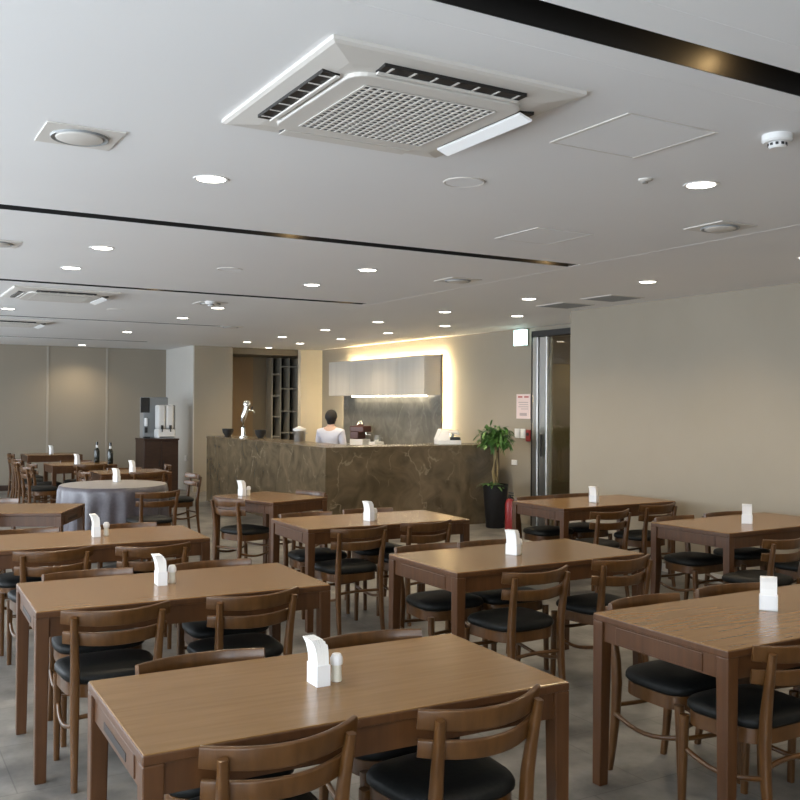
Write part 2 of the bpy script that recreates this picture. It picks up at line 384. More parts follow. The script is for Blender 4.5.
# ------------------------------------------------------------------ chairs (sitter faces +Y; back top at y=-.25)
def curve_y(x, half, sag): return sag * (1 - (x / half) ** 2)
def make_chair(label):
    t = thing('dining_chair', label, 'chair', group='wooden dining chairs with black seats')
    bm = B()                                      # black padded seat, rounded trapezoid
    def outline(f):
        pts = []
        for k in range(28):
            a = 2 * PI * k / 28; c, s = math.cos(a), math.sin(a); e = .55
            x = math.copysign(abs(c) ** e, c) * .212; y = math.copysign(abs(s) ** e, s) * .192
            x *= 1 + .08 * (y / .2); pts.append((x * f, y * f))
        return pts
    prof = [(.94, .428), (1.0, .440), (1.0, .456), (.96, .470), (.82, .480), (.5, .486)]
    rings = [[bm.verts.new((x, y, z)) for x, y in outline(f)] for f, z in prof]
    for a, b in zip(rings, rings[1:]):
        for k in range(28): bm.faces.new((a[k], a[(k + 1) % 28], b[(k + 1) % 28], b[k]))
    bm.faces.new(rings[0][::-1]); bm.faces.new(rings[-1])
    obj('seat', bm, 'leather', t, True, 60)
    bm = B(); pts = outline(.93)
    r0 = [[bm.verts.new((x, y, z)) for x, y in outline(.95)] for z in (.372, .376, .428)]
    for a, b in zip(r0, r0[1:]):
        for k in range(28): bm.faces.new((a[k], a[(k + 1) % 28], b[(k + 1) % 28], b[k]))
    bm.faces.new(r0[0][::-1]); bm.faces.new(r0[-1]); obj('seat_frame', bm, 'chair', t, True, 40)
    for s in (-1, 1):
        bm = B()                                  # rear leg that sweeps up into the back post
        sweep(bm, [(s * .178, -.238, 0), (s * .176, -.220, .12), (s * .174, -.206, .26), (s * .173, -.200, .40), (s * .174, -.206, .50), (s * .178, -.220, .60), (s * .183, -.236, .69), (s * .186, -.244, .735)],
              [.026, .030, .035, .037, .036, .033, .029, .026], [.026, .030, .036, .040, .038, .032, .027, .022], up=(0, 1, 0))
        obj('leg', bm, 'chair', t, True, 50)
        bm = B()
        sweep(bm, [(s * .190, .180, 0), (s * .190, .174, .2), (s * .190, .166, .40)], [.026, .030, .034], [.026, .030, .034], up=(0, 1, 0))
        obj('leg', bm, 'chair', t, True, 50)
    def rail(z, hgt, half, sag, y0, th=.017):
        bm = B(); n = 13
        P = [(-half + 2 * half * k / (n - 1), 0, 0) for k in range(n)]
        P = [(x, y0 + .078 * (x / half) ** 2 - sag, z + .010 * (x / half) ** 2) for x, _, _ in P]
        hh = [hgt * (1 - .10 * abs(p[0] / half) ** 3) for p in P]
        sweep(bm, P, [th] * n, hh, up=(0, -.14, 1), rnd=.3); return bm
    obj('top_rail', rail(.722, .066, .228, .026, -.240), 'chair', t, True, 50)
    obj('lower_rail', rail(.632, .060, .218, .026, -.226), 'chair', t, True, 50)
    for s in (-1, 1):
        bm = B(); tube(bm, [(s * (.184 + .012 * math.sin(PI * k / 8)), -.2 + .372 * k / 8, .265 - .035 * math.sin(PI * k / 8)) for k in range(9)], .0105, 8)
        obj('stretcher', bm, 'chair', t, True, 50)
    for yy, z, xx, bow in ((-.205, .30, .18, .03), (.170, .30, .18, -.03)):
        bm = B(); tube(bm, [(-xx + 2 * xx * k / 8, yy + bow * math.sin(PI * k / 8), z) for k in range(9)], .0105, 8)
        obj('stretcher', bm, 'chair', t, True, 50)
    return t
chair0 = None
def chair(x, y, deg, label):
    """x,y = middle of the top of the back"""
    global chair0
    a = math.radians(deg); off = Vector((0, .25)); ox = off.x * math.cos(a) - off.y * math.sin(a); oy = off.x * math.sin(a) + off.y * math.cos(a)
    if chair0 is None:
        chair0 = make_chair(label); KIDS[chair0.name] = [c for c in bpy.data.objects if c.parent == chair0]
        chair0.location = (x + ox, y + oy, 0); chair0.rotation_euler = (0, 0, a); return chair0
    return dup(chair0, (x + ox, y + oy, 0), a, label)
def crow(k, front, rear):
    txt = TAB[k][3]; tx, ty, tr = TAB[k][:3]; tr = math.radians(tr)
    for lst, ang, how in ((front, 0, 'seen from behind'), (rear, 180, 'facing us')):
        for j, it in enumerate(lst):
            x, y = it[0], it[1]; da = it[2] if len(it) > 2 else 0
            lx = (x - tx) * math.cos(tr) + (y - ty) * math.sin(tr); ly = -(x - tx) * math.sin(tr) + (y - ty) * math.cos(tr)
            ly = math.copysign(max(abs(ly), .365 + .10), ly); x, y = tx + lx * math.cos(tr) - ly * math.sin(tr), ty + lx * math.sin(tr) + ly * math.cos(tr)
            end = '' if len(lst) == 1 else (', end away from beige wall' if j == 0 else ', end toward beige wall')
            chair(x, y, ang + da, 'wooden chair %s at %s%s' % (how, txt, end))
crow(1, [(1.0, 2.285, 2), (1.64, 2.265, 3)], [(1.05, 3.20, 0), (1.70, 3.17, -2)])
crow(2, [(.985, 4.075, -2), (1.62, 4.082, 2)], [(1.06, 5.10, 0), (1.72, 5.08, 0)])
crow(3, [(1.04, 5.86, 1), (1.61, 5.76, -3)], [(1.02, 6.96, 0), (1.70, 6.94, 0)])
crow(10, [(3.09, 2.28, 1), (3.74, 2.26, 0)], [(3.13, 3.18, 3), (3.73, 3.21, -6)])
crow(7, [(3.17, 3.935, 3), (3.86, 4.013, 2)], [(3.10, 5.05, 0), (3.56, 4.98, -4)])
crow(6, [(3.12, 5.88, 2), (3.73, 5.955, 3)], [(3.15, 6.97, 0), (3.74, 7.01, -4)])
crow(9, [(5.42, 4.11, 4), (6.2, 4.30, 5)], [(5.64, 5.40, 3), (6.24, 5.36, 0)])
crow(8, [(5.49, 5.87, 4), (6.25, 6.08, 3)], [(5.66, 7.22, 2), (6.15, 7.26, 0)])
crow(4, [(.72, 8.08, -26)], [(1.12, 9.28, -26)])
crow(11, [(3.25, 11.93, 0)], [(3.15, 12.87, 0)])
crow(12, [(2.90, 13.70, 0)], [(2.90, 14.80, 0)])
chair(2.94, 8.28, -71, 'wooden chair seen from behind at small angled table before the marble counter corner')
chair(4.02, 8.62, 105, 'wooden chair facing us across small angled table before the marble counter corner')
chair(3.68, 11.38, 92, 'dark wooden chair seen from its side between round table and marble counter')
chair(3.86, 13.15, 75, 'wooden chair half hidden behind the side-on chair near the marble counter')
chair(2.62, 9.24, 6, 'dark wooden chair drawn up to near side of draped round table')
chair(2.50, 12.38, -88, 'wooden chair at open end of the table just behind round table')
for q, (x, y, a, w) in enumerate(((1.98, 13.6, -86, 'ahead of'), (2.16, 14.25, -88, 'beside'), (2.06, 14.95, -92, 'behind'), (2.14, 15.6, -85, 'second behind'), (2.26, 17.10, -90, 'against panelled wall beyond'))):
    chair(x, y, a, 'dark wooden chair in file toward panelled wall, %s end of bottle table' % w)

# ------------------------------------------------------------------ napkin holders and shakers
def make_holder(label):
    t = thing('napkin_holder', label, 'napkin holder', group='white napkin holders on the tables')
    bm = B(); w_, l_ = .023, .039
    box(bm, (-w_, -l_, 0), (w_, l_, .004)); box(bm, (-w_, -l_, 0), (-w_ + .003, l_, .066)); box(bm, (w_ - .003, -l_, 0), (w_, l_, .066))
    box(bm, (-w_, -l_, 0), (w_, -l_ + .003, .066)); box(bm, (-w_, l_ - .003, 0), (w_, l_, .066))
    obj('holder', bm, 'holder', t)
    bm = B(); n = 7
    for j in range(n):
        f = j / (n - 1); x0 = -.017 + .034 * f; top = .150 - .020 * max(0, (f - .72) / .28); lean = .020 - .015 * f
        P = [(x0, .006), (x0, .06), (x0 - lean * .12, .06 + (top - .06) * .4), (x0 - lean * .5, .06 + (top - .06) * .75), (x0 - lean * 1.1, top)]
        th = .0058; vs = []
        for (x, z) in P:
            vs.append([bm.verts.new((x - th / 2, -.035, z)), bm.verts.new((x + th / 2, -.035, z)), bm.verts.new((x + th / 2, .035, z)), bm.verts.new((x - th / 2, .035, z))])
        for A, Bq in zip(vs, vs[1:]):
            for k in range(4): bm.faces.new((A[k], A[(k + 1) % 4], Bq[(k + 1) % 4], Bq[k]))
        bm.faces.new(vs[0][::-1]); bm.faces.new(vs[-1])
    obj('napkin_stack', bm, 'paper', t)
    return t
def make_shaker(label):
    t = thing('table_shaker', label, 'shaker', group='small shakers beside the napkin holders')
    ql('jar', [(0, 0), (.017, 0), (.0185, .006), (.0165, .03), (.0165, .05), (.019, .056)], 'pale_glass', t, 16)
    ql('lid', [(.0195, .054), (.021, .062), (.0205, .075), (.014, .088), (0, .091)], 'holder', t, 16)
    return t
h0 = s0 = None
for k, (x, y, dx, dy) in {1: (1.295, 2.74, .064, .0), 2: (1.315, 4.61, .062, .02), 3: (1.405, 6.47, .072, .02), 4: (.98, 8.70, .07, .02), 10: (3.50, 2.77, .05, .03), 7: (3.43, 4.54, .06, .02), 6: (3.44, 6.39, .066, .03),
                          5: (3.26, 8.66, .075, .02), 9: (5.94, 4.90, .05, .05), 8: (5.93, 6.62, .05, .03), 11: (3.12, 12.28, 0, 0), 12: (2.80, 14.16, 0, 0), 13: (2.95, 17.12, 0, 0), 99: (2.52, 10.60, 0, 0)}.items():
    txt = TAB[k][3] if k != 99 else 'round draped table'
    lab = 'white holder of upright paper napkins on the ' + txt
    if h0 is None: h0 = make_holder(lab); h0.location = (x, y, .74); h0.rotation_euler = (0, 0, 0)
    else: dup(h0, (x, y, .74 if k != 99 else .758), math.radians({7: 22, 8: 22, 9: 36, 10: 38, 6: 12, 5: 15, 4: 10, 11: 20, 12: 18, 13: 20, 99: 25}.get(k, TAB[k][2] if k in TAB else 0)), lab)
    if dx:
        lab = 'small pale shaker jar beside napkins on the ' + txt
        if s0 is None: s0 = make_shaker(lab); s0.location = (x + dx, y + dy, .74)
        else: dup(s0, (x + dx, y + dy, .74), 0, lab)

# ------------------------------------------------------------------ round table with cloth
rt = thing('round_table', 'round banquet table hidden under a grey purple cloth', 'table', (2.43, 10.35, 0))
ql('tabletop', [(0, .71), (.54, .71), (.545, .72), (.54, .735), (0, .735)], 'table', rt, 40)
ql('pedestal', [(0, 0), (.28, 0), (.28, .03), (.06, .06), (.05, .68), (.2, .71), (0, .71)], 'dark_wood', rt, 24)
def fold(a, j): return 1 + (0 if j < 4 else (.016 * (j - 3)) * (.6 * math.sin(19 * a) + .4 * math.sin(11 * a + 1)))
bm = B(); lathe(bm, [(0, .752), (.3, .752), (.53, .752), (.56, .746), (.572, .70), (.572, .60), (.576, .45), (.582, .30), (.59, .12), (.595, .03)], 152, (0, 0, 0), fold)
tc = obj('tablecloth', bm, 'cloth', None, True); tc.location = (2.43, 10.35, 0); so = tc.modifiers.new('s', 'SOLIDIFY'); so.thickness = .004; so.offset = 1
ov = ql('top_sheen', [(0, .7525), (.545, .7525), (.552, .7545), (.545, .757), (0, .757)], 'sheen_top', tc, 64); ov['label'] = 'lit sheen on the cloth top, painted as a pale disc'
tag(tc, 'grey purple satin cloth falling in folds from the round table', 'tablecloth')

# ------------------------------------------------------------------ bottles on the far table
b0 = None
for (x, y, lab) in ((3.13, 14.40, 'dark bottle with pale neck on far table, the one beside the napkins'), (3.24, 14.02, 'dark bottle with pale neck at the end of far table toward drinks cabinet')):
    if b0 is None:
        b0 = thing('wine_bottle', lab, 'bottle', (x, y, .74), 0, 'dark bottles on the far table')
        ql('body', [(0, 0), (.038, 0), (.040, .01), (.040, .17), (.032, .20), (.015, .225), (.014, .25), (0, .25)], 'bottle', b0, 20)
        ql('neck_label', [(.0165, .215), (.0165, .262), (0, .262)], 'white', b0, 16)
        ql('cap', [(.014, .26), (.017, .262), (.017, .31), (0, .312)], 'bottle', b0, 16)
    else: dup(b0, (x, y, .74), 0, lab)

# ------------------------------------------------------------------ drinks cabinet and machines by the panelled wall
cb = thing('drinks_cabinet', 'dark brown cupboard standing between panelled wall and grey pillar', 'cabinet', (4.72, 16.85, 0))
qb('body', (-.31, -.27, .06), (.31, .3, .97), 'dark_wood', cb, .004); qb('plinth', (-.29, -.24, 0), (.29, .28, .06), 'slot_dark', cb)
for s in (-1, 1):
    dd = qb('door', (min(s * .004, s * .305), -.288, .08), (max(s * .004, s * .305), -.27, .955), 'dark_wood', cb, .003)
    qb('handle', (s * .04 - .008, -.305, .5), (s * .04 + .008, -.288, .62), 'slot_dark', dd, .003)
qb('worktop', (-.32, -.295, .97), (.32, .3, 1.0), 'dark_wood', cb, .003)
wm = thing('water_purifier', 'grey boxy water machine with black display at back of drinks cabinet', 'water machine', (4.66, 16.97, 1.0))
qb('body', (-.19, -.12, 0), (.26, .15, .74), 'grey_plastic', wm, .02); qb('display', (-.24, -.13, .46), (-.08, -.10, .73), 'dark_plastic', wm, .006)
qb('drip_tray', (-.2, -.18, 0), (-.08, -.12, .03), 'dark_plastic', wm, .004)
ql('tap', [(0, .22), (.028, .22), (.034, .27), (.03, .36), (0, .37)], 'white', wm, 16, (-.15, -.15, 0))
bm = B(); box(bm, (-.175, -.165, .10), (-.125, -.135, .2), .006); obj('tap_lever', bm, 'dark_plastic', wm)
dm = thing('drink_dispenser', 'white twin-tank drink dispenser with two taps on dark cupboard', 'drink dispenser', (4.80, 16.70, 1.0))
qb('base', (-.15, -.13, 0), (.17, .13, .17), 'white', dm, .03); qb('back_column', (.13, -.06, .05), (.19, .13, .60), 'grey_plastic', dm, .01)
for s in (-1, 1):
    x = -.07 + .075 * (s + 1) + .0
    qb('tank', (x - .07, -.11, .17), (x + .068, .11, .60), 'white', dm, .03)
    bm = B(); box(bm, (x - .02, -.15, .17), (x + .02, -.11, .24), .006); tube(bm, [(x, -.14, .19), (x, -.14, .12)], .01, 8); obj('tap', bm, 'dark_plastic', dm)
bm = B(); box(bm, (-.12, -.145, .02), (.14, -.125, .035), .004); obj('drip_tray', bm, 'dark_plastic', dm)
sp = qb('wall_socket', (5.365, 17.2, .55), (5.382, 17.3, .65), 'white', None, .003); tag(sp, 'white socket plate on grey pillar beside drinks cabinet', 'socket')

# ------------------------------------------------------------------ marble service counter
ct = thing('service_counter', 'L-shaped dark brown veined marble bar counter', 'counter', (5.1, 10.63, 0))
def loc(bm_fn, name, m): bm = B(); bm_fn(bm); return obj(name, bm, m, ct)
loc(lambda b: box(b, (0, 0, 0), (2.68, .04, 1.05)), 'front_panel', 'marble')
loc(lambda b: box(b, (0, .04, 0), (.04, 4.55, 1.05)), 'side_panel', 'marble')
loc(lambda b: box(b, (.0, 4.55, 0), (.6, 4.59, 1.05)), 'end_panel', 'marble')
loc(lambda b: box(b, (2.64, .04, 0), (2.68, .55, 1.05)), 'end_panel', 'marble')
loc(lambda b: (box(b, (-.006, -.006, 1.05), (2.69, .55, 1.09), .003), box(b, (-.006, .55, 1.05), (.6, 4.60, 1.09), .003)), 'countertop', 'marble')
loc(lambda b: (box(b, (.04, .5, .1), (2.6, .53, 1.05)), box(b, (.55, .53, .1), (.58, 4.55, 1.05))), 'inner_panel', 'lacquer')

# things on the counter
bt = thing('beer_tap', 'tall chrome beer tap tower with a side spout on marble counter', 'beer tap', (5.38, 14.25, 1.09), math.radians(-20))
ql('base', [(0, 0), (.075, 0), (.075, .015), (.04, .035), (0, .035)], 'chrome', bt)
bm = B(); tube(bm, [(0, 0, .03), (-.005, 0, .16), (-.01, 0, .28), (.015, 0, .38), (.04, 0, .46), (.05, 0, .52)], [.04, .032, .04, .046, .046, .045], 16); obj('column', bm, 'chrome', bt, True, 50)
ql('top_cap', [(0, .50), (.055, .505), (.062, .54), (.045, .585), (0, .60)], 'chrome', bt, 20, (.05, 0, 0))
bm = B(); tube(bm, [(.05, 0, .42), (.10, 0, .43), (.15, 0, .43), (.17, 0, .39)], [.022, .02, .018, .012], 10); obj('spout', bm, 'chrome', bt, True, 50)
bm = B(); tube(bm, [(.12, 0, .43), (.13, 0, .47), (.14, 0, .50)], [.008, .014, .011], 10); obj('tap_handle', bm, 'dark_plastic', bt, True, 50)
c0 = None
for x, y, lab in ((5.30, 14.75, 'black serving bowl beside the chrome beer tap, on the grey pillar side'), (5.55, 13.95, 'black serving bowl beside the chrome beer tap, on the cream pillar side')):
    if c0 is None:
        c0 = thing('serving_bowl', lab, 'bowl', (x, y, 1.09), 0, 'black bowls beside the beer tap')
        ql('bowl', [(0, 0), (.045, 0), (.05, .012), (.085, .07), (.095, .13), (.088, .13), (.08, .075), (.045, .02), (0, .018)], 'dark_plastic', c0)
    else: dup(c0, (x, y, 1.09), 0, lab)
ur = thing('steel_urn', 'steel pot with white lid on marble counter beside the person', 'pot', (5.60, 12.55, 1.09))
ql('body', [(0, 0), (.08, 0), (.085, .01), (.085, .15), (.088, .155)], 'steel', ur); ql('lid', [(.09, .15), (.098, .16), (.095, .185), (.03, .21), (.015, .22), (0, .222)], 'white', ur)
for s in (-1, 1):
    bm = B(); tube(bm, [(s * .083, -.03, .12), (s * .115, -.03, .12), (s * .115, .03, .12), (s * .083, .03, .12)], .006, 8); obj('handle', bm, 'steel', ur, True, 50)
ps = thing('cash_register', 'white cash register with dark keypad at end of marble counter', 'cash register', (7.10, 10.92, 1.09), math.radians(-20))
qb('base', (-.15, -.14, 0), (.17, .16, .06), 'white', ps, .008)
bm = B(); hexa(bm, [(-.16, -.10, .06), (.02, -.10, .06), (.02, .14, .06), (-.16, .14, .06)], [(-.10, -.05, .19), (.02, -.05, .19), (.02, .14, .21), (-.10, .14, .21)], .006); obj('printer_hood', bm, 'white', ps)
qb('keypad', (.02, -.13, .06), (.16, .08, .10), 'dark_plastic', ps, .006)
bm = B(); hexa(bm, [(.0, .02, .15), (.18, .02, .13), (.18, .13, .16), (.0, .13, .19)], [(.0, .02, .18), (.18, .02, .16), (.18, .13, .19), (.0, .13, .22)], .006); obj('screen_hood', bm, 'white', ps)
qb('support', (.08, .08, .06), (.12, .12, .16), 'white', ps)

# back bar worktop under the wall cupboards
bw = thing('back_worktop', 'low grey work counter along the wall behind the bar', 'worktop', (7.66, 14.0, 0))
qb('body', (-.28, -1.62, .08), (.27, 1.65, .88), 'lacquer', bw, .003); qb('plinth', (-.22, -1.6, 0), (.27, 1.62, .08), 'slot_dark', bw); qb('top', (-.30, -1.64, .88), (.31, 1.66, .91), 'steel', bw, .003)
em = thing('espresso_machine', 'reddish brown coffee machine with chrome top behind the bar', 'coffee machine', (7.62, 14.50, .91), math.radians(28))
em.scale = (.72, .85, 1.0)
qb('base', (-.17, -.16, 0), (.17, .16, .12), 'white', em, .012); qb('body', (-.17, -.05, .12), (.17, .16, .31), 'brownred', em, .02); qb('head', (-.18, -.18, .24), (.18, .16, .35), 'brownred', em, .02)
ql('grinder', [(0, .35), (.07, .35), (.085, .38), (.06, .40), (.03, .44), (0, .445)], 'chrome', em, 20, (-.03, -.02, 0))
bm = B(); tube(bm, [(.0, -.15, .24), (.0, -.15, .19)], .025, 12); tube(bm, [(.0, -.16, .205), (0, -.27, .20)], .012, 8); obj('brew_group', bm, 'chrome', em, True, 50)
jg = thing('dark_jug', 'small dark jug behind the bar beside the coffee machine', 'jug', (7.70, 14.02, .91))
ql('body', [(0, 0), (.06, 0), (.065, .02), (.06, .12), (.045, .17), (.05, .2), (0, .2)], 'grey_plastic', jg); bm = B(); tube(bm, [(.05, 0, .17), (.1, 0, .15), (.1, 0, .08), (.06, 0, .05)], .009, 8); obj('handle', bm, 'grey_plastic', jg, True, 50)
tb = thing('tissue_box', 'white box behind the bar beside the dark jug', 'box', (7.55, 13.78, .91), math.radians(25))
qb('carton', (-.12, -.07, 0), (.12, .07, .10), 'white', tb, .005); bm = B(); hexa(bm, [(-.04, -.01, .10), (.04, -.01, .10), (.04, .01, .10), (-.04, .01, .10)], [(-.05, -.02, .13), (.05, -.015, .135), (.05, .005, .135), (-.05, 0, .13)]); obj('tissue', bm, 'paper', tb)

# wall cupboard, backsplash panel and the LED lines round them
wc = thing('hanging_cupboard', 'long grey lacquered wall cupboard hung above the bar backsplash', 'cupboard', (7.58, 12.31, 1.785))
qb('carcass', (.02, 0, 0), (.30, 3.37, .62), 'lacquer', wc, .002)
for k in range(4): qb('door', (0, .003 + k * .8425, .002), (.02, .8425 * (k + 1) - .003, .618), 'lacquer', wc, .002)
qb('light_strip', (.20, .30, -.017), (.24, 2.84, 0), 'led_soft', wc)['label'] = 'white LED strip glowing under the cupboard'
sb = thing('splash_panel', 'grey marble backsplash panel with glowing edges behind the bar', 'backsplash', (7.89, 14.02, .915))
qb('marble_board', (-.01, -1.73, 0), (.015, 1.64, 1.51), 'backsplash', sb)
qb('light_strip', (.018, -1.68, 1.44), (.030, 1.59, 1.47), 'led', sb)['label'] = 'warm glowing LED strip'
qb('light_strip', (.018, -1.70, .04), (.030, -1.67, 1.43), 'led', sb)['label'] = 'warm glowing LED strip'
qb('light_strip', (.018, 1.58, .04), (.030, 1.61, 1.43), 'led', sb)['label'] = 'warm glowing LED strip'
for y_ in (-1.3, 0, 1.3): qb('spacer', (.015, y_ - .03, .6), (.105, y_ + .03, .66), 'steel', sb)

# staggered wall shelf in the niche
sh = thing('staggered_shelf', 'dark wall shelf with staggered compartments in the niche behind bar', 'shelf', (7.28, 17.70, 0))
W = .185
qb('back_board', (0, .30, .9), (W * 4 + .02, .33, 2.56), 'slot_dark', sh)
for k in range(5): qb('divider', (k * W, 0, .9), (k * W + .022, .30, 2.56), 'shelf', sh)
for k in range(4):
    for j, z in enumerate((1.03, 1.47, 1.93, 2.38) if k in (1, 2) else (.95, 1.36, 1.78, 2.22)):
        z += .05 if k == 3 else 0
        qb('shelf_board', (k * W + .022, 0, z), (k * W + W, .30, z + .025), 'shelf', sh)

# ------------------------------------------------------------------ person behind the bar
def skin(name, verts, edges, radii, m, parent, root=0, sub=2):
    me = bpy.data.meshes.new(name); me.from_pydata(verts, edges, []); me.materials.append(M[m])
    o = bpy.data.objects.new(name, me); COL.objects.link(o); o.parent = parent
    md = o.modifiers.new('skin', 'SKIN'); md.use_smooth_shade = True
    sv = me.skin_vertices[0].data
    for i, r in enumerate(radii):
        sv[i].radius = r if isinstance(r, tuple) else (r, r); sv[i].use_root = (i == root)
    s = o.modifiers.new('sub', 'SUBSURF'); s.levels = sub; s.render_levels = sub
    return o
pr = thing('person', 'person with short black hair in pale lavender shirt standing behind the bar', 'person', (6.14, 12.62, -.02), math.radians(-48))
# local: faces +Y
V = [(0, 0, .86), (0, -.01, 1.0), (0, -.01, 1.14), (0, -.015, 1.255), (0, 0, 1.335), (0, .02, 1.40), (0, .035, 1.46), (0, .03, 1.52)]
R = [(.125, .10), (.115, .09), (.13, .095), (.11, .08), (.045, .047), (.06, .07), (.072, .088), (.058, .072)]
Ed = [(0, 1), (1, 2), (2, 3), (3, 4), (4, 5), (5, 6), (6, 7)]
def add(v, r, e): V.append(v); R.append(r); Ed.append((e, len(V) - 1)); return len(V) - 1
for s in (-1, 1):
    i = add((s * .165, -.01, 1.235), (.052, .052), 3); i = add((s * .20, .01, 1.0), (.040, .040), i); i = add((s * .17, .19, .96), (.03, .03), i); i = add((s * .15, .25, .97), (.026, .02), i)
    hb = i
    for f in range(4): j = add((s * (.17 - .018 * f), .30, .985 - .004 * f), (.011, .011), hb); add((s * (.168 - .018 * f), .335, .965), (.009, .009), j)
    j = add((s * .122, .265, .975), (.011, .011), hb); add((s * .112, .295, .97), (.009, .009), j)
    i = add((s * .085, 0, .76), (.085, .085), 0); i = add((s * .09, .01, .43), (.056, .06), i); i = add((s * .092, -.01, .09), (.038, .042), i); add((s * .095, .12, .035), (.038, .028), i)
i = add((0, .115, 1.455), (.016, .018), 6)
skin('body', V, Ed, R, 'skin', pr)
V = [(0, 0, .84), (0, -.01, 1.0), (0, -.01, 1.14), (0, -.015, 1.25), (0, -.005, 1.322)]; R = [(.145, .118), (.135, .105), (.15, .112), (.14, .108), (.075, .072)]; Ed = [(0, 1), (1, 2), (2, 3), (3, 4)]
for s in (-1, 1):
    i = add((s * .17, -.01, 1.238), (.066, .066), 3); i = add((s * .203, .01, 1.0), (.054, .054), i); add((s * .185, .10, .978), (.046, .046), i)
skin('shirt', V, Ed, R, 'shirt', pr)
V = [(0, 0, .88)]; R = [(.135, .112)]; Ed = []
for s in (-1, 1):
    i = add((s * .088, 0, .74), (.098, .098), 0); i = add((s * .09, .01, .43), (.07, .074), i); add((s * .092, -.01, .08), (.058, .062), i)
skin('trousers', V, Ed, R, 'trousers', pr)
bm = B(); bmesh.ops.create_uvsphere(bm, u_segments=24, v_segments=16, radius=1, matrix=Matrix.Translation((0, .008, 1.465)) @ Matrix.Diagonal((.092, .108, .112, 1)))
for v in bm.verts:
    if v.co.z < 1.43: v.co.x *= .86
    if v.co.y > .055 and v.co.z < 1.535: v.co.y = .055 - (v.co.y - .055) * .4      # hairline: hollowed back in front of the face
    if v.co.z < 1.40 and v.co.y < .03: v.co.z -= .02
obj('hair', bm, 'hair', pr, True)
for s in (-1, 1):
    ql('eye', [(0, -.012), (.009, -.008), (.012, 0), (.009, .008), (0, .012)], 'hair', pr, 10, (s * .032, .108, 1.475))
    bm = B(); bmesh.ops.create_uvsphere(bm, u_segments=10, v_segments=6, radius=1, matrix=Matrix.Translation((s * .078, .025, 1.455)) @ Matrix.Diagonal((.012, .022, .032, 1))); obj('ear', bm, 'skin', pr, True)
bm = B(); sweep(bm, [(-.024, .112, 1.412), (0, .118, 1.410), (.024, .112, 1.412)], .008, .010); obj('mouth', bm, 'brownred', pr, True)
for s in (-1, 1):
    bm = B(); hexa(bm, [(s * .095 - .045, -.06, 0), (s * .095 + .045, -.06, 0), (s * .095 + .048, .19, 0), (s * .095 - .048, .19, 0)], [(s * .095 - .04, -.05, .08), (s * .095 + .04, -.05, .08), (s * .095 + .035, .16, .05), (s * .095 - .035, .16, .05)], .012); obj('shoe', bm, 'trousers', pr)

# ------------------------------------------------------------------ plant, extinguisher, wall items
pl = thing('potted_plant', 'leafy green plant in tall black pot at end of marble counter', 'plant', (7.42, 10.22, 0))
ql('pot', [(0, 0), (.12, 0), (.125, .01), (.168, .56), (.17, .58), (.158, .58), (.15, .54), (0, .54)], 'pot', pl, 28); ql('soil', [(0, .545), (.14, .545), (0, .55)], 'soil', pl)
bm = B(); tube(bm, [(.0, 0, .54), (-.03, .01, .75), (-.01, 0, .95), (0, 0, 1.08)], [.025, .022, .02, .018], 10); tube(bm, [(.03, .02, .54), (.05, .02, .8), (.03, .02, 1.0)], [.018, .016, .014], 8); obj('stem', bm, 'stem', pl, True)
def leaf(bm, base, dirn, L, w, droop):
    dirn = dirn.normalized(); side = dirn.cross(Vector((0, 0, 1)))
    if side.length < .05: side = Vector((1, 0, 0))
    side.normalize(); n = 5; rows = []
    for k in range(n + 1):
        f = k / n; p = base + dirn * L * f + Vector((0, 0, -droop * L * f * f)); ww = w * math.sin(PI * (f * .92 + .04)) ** .8
        up = Vector((0, 0, .25 * ww))
        rows.append((bm.verts.new(p - side * ww + up), bm.verts.new(p), bm.verts.new(p + side * ww + up)))
    for a, b in zip(rows, rows[1:]):
        bm.faces.new((a[0], a[1], b[1], b[0])); bm.faces.new((a[1], a[2], b[2], b[1]))
bm = B()
for k in range(430):
    a = random.uniform(0, 2 * PI); e = random.uniform(-.5, 1.1); r = random.uniform(.02, .22)
    dv = Vector((math.cos(a) * math.cos(e), math.sin(a) * math.cos(e), math.sin(e)))
    base = Vector((.0, 0, 1.19)) + Vector((dv.x * r, dv.y * r, dv.z * r * .9))
    if base.z < .98: base.z = .98 + random.random() * .1
    jit = Vector((random.uniform(-1, 1), random.uniform(-1, 1), random.uniform(-.8, .6)))
    leaf(bm, base, dv * .45 + jit, random.uniform(.07, .15), random.uniform(.016, .028), random.uniform(.1, .7))
for k in range(26):
    a = random.uniform(0, 2 * PI); dv = Vector((math.cos(a), math.sin(a), random.uniform(.3, 1.2)))
    leaf(bm, Vector((-.06, 0, .56)) + Vector((dv.x, dv.y, 0)) * .05, dv, random.uniform(.1, .22), .022, .6)
obj('foliage', bm, 'leaf', pl, True)
fe = thing('fire_extinguisher', 'red fire extinguisher standing on floor beside the black plant pot', 'fire extinguisher', (7.33, 9.78, 0))
fe.scale = (.75, .75, 1)
ql('cylinder', [(0, 0), (.075, 0), (.08, .015), (.08, .36), (.06, .41), (.025, .43), (0, .43)], 'red', fe, 24)
bm = B(); box(bm, (-.02, -.02, .43), (.02, .02, .47), .003); box(bm, (-.015, -.10, .47), (.015, .02, .48), .002); box(bm, (-.015, -.10, .50), (.015, .02, .51), .002); obj('valve', bm, 'dark_plastic', fe)
bm = B(); tube(bm, [(.02, .0, .45), (.09, 0, .42), (.105, 0, .3), (.095, 0, .15)], .011, 8); obj('hose', bm, 'dark_plastic', fe, True)

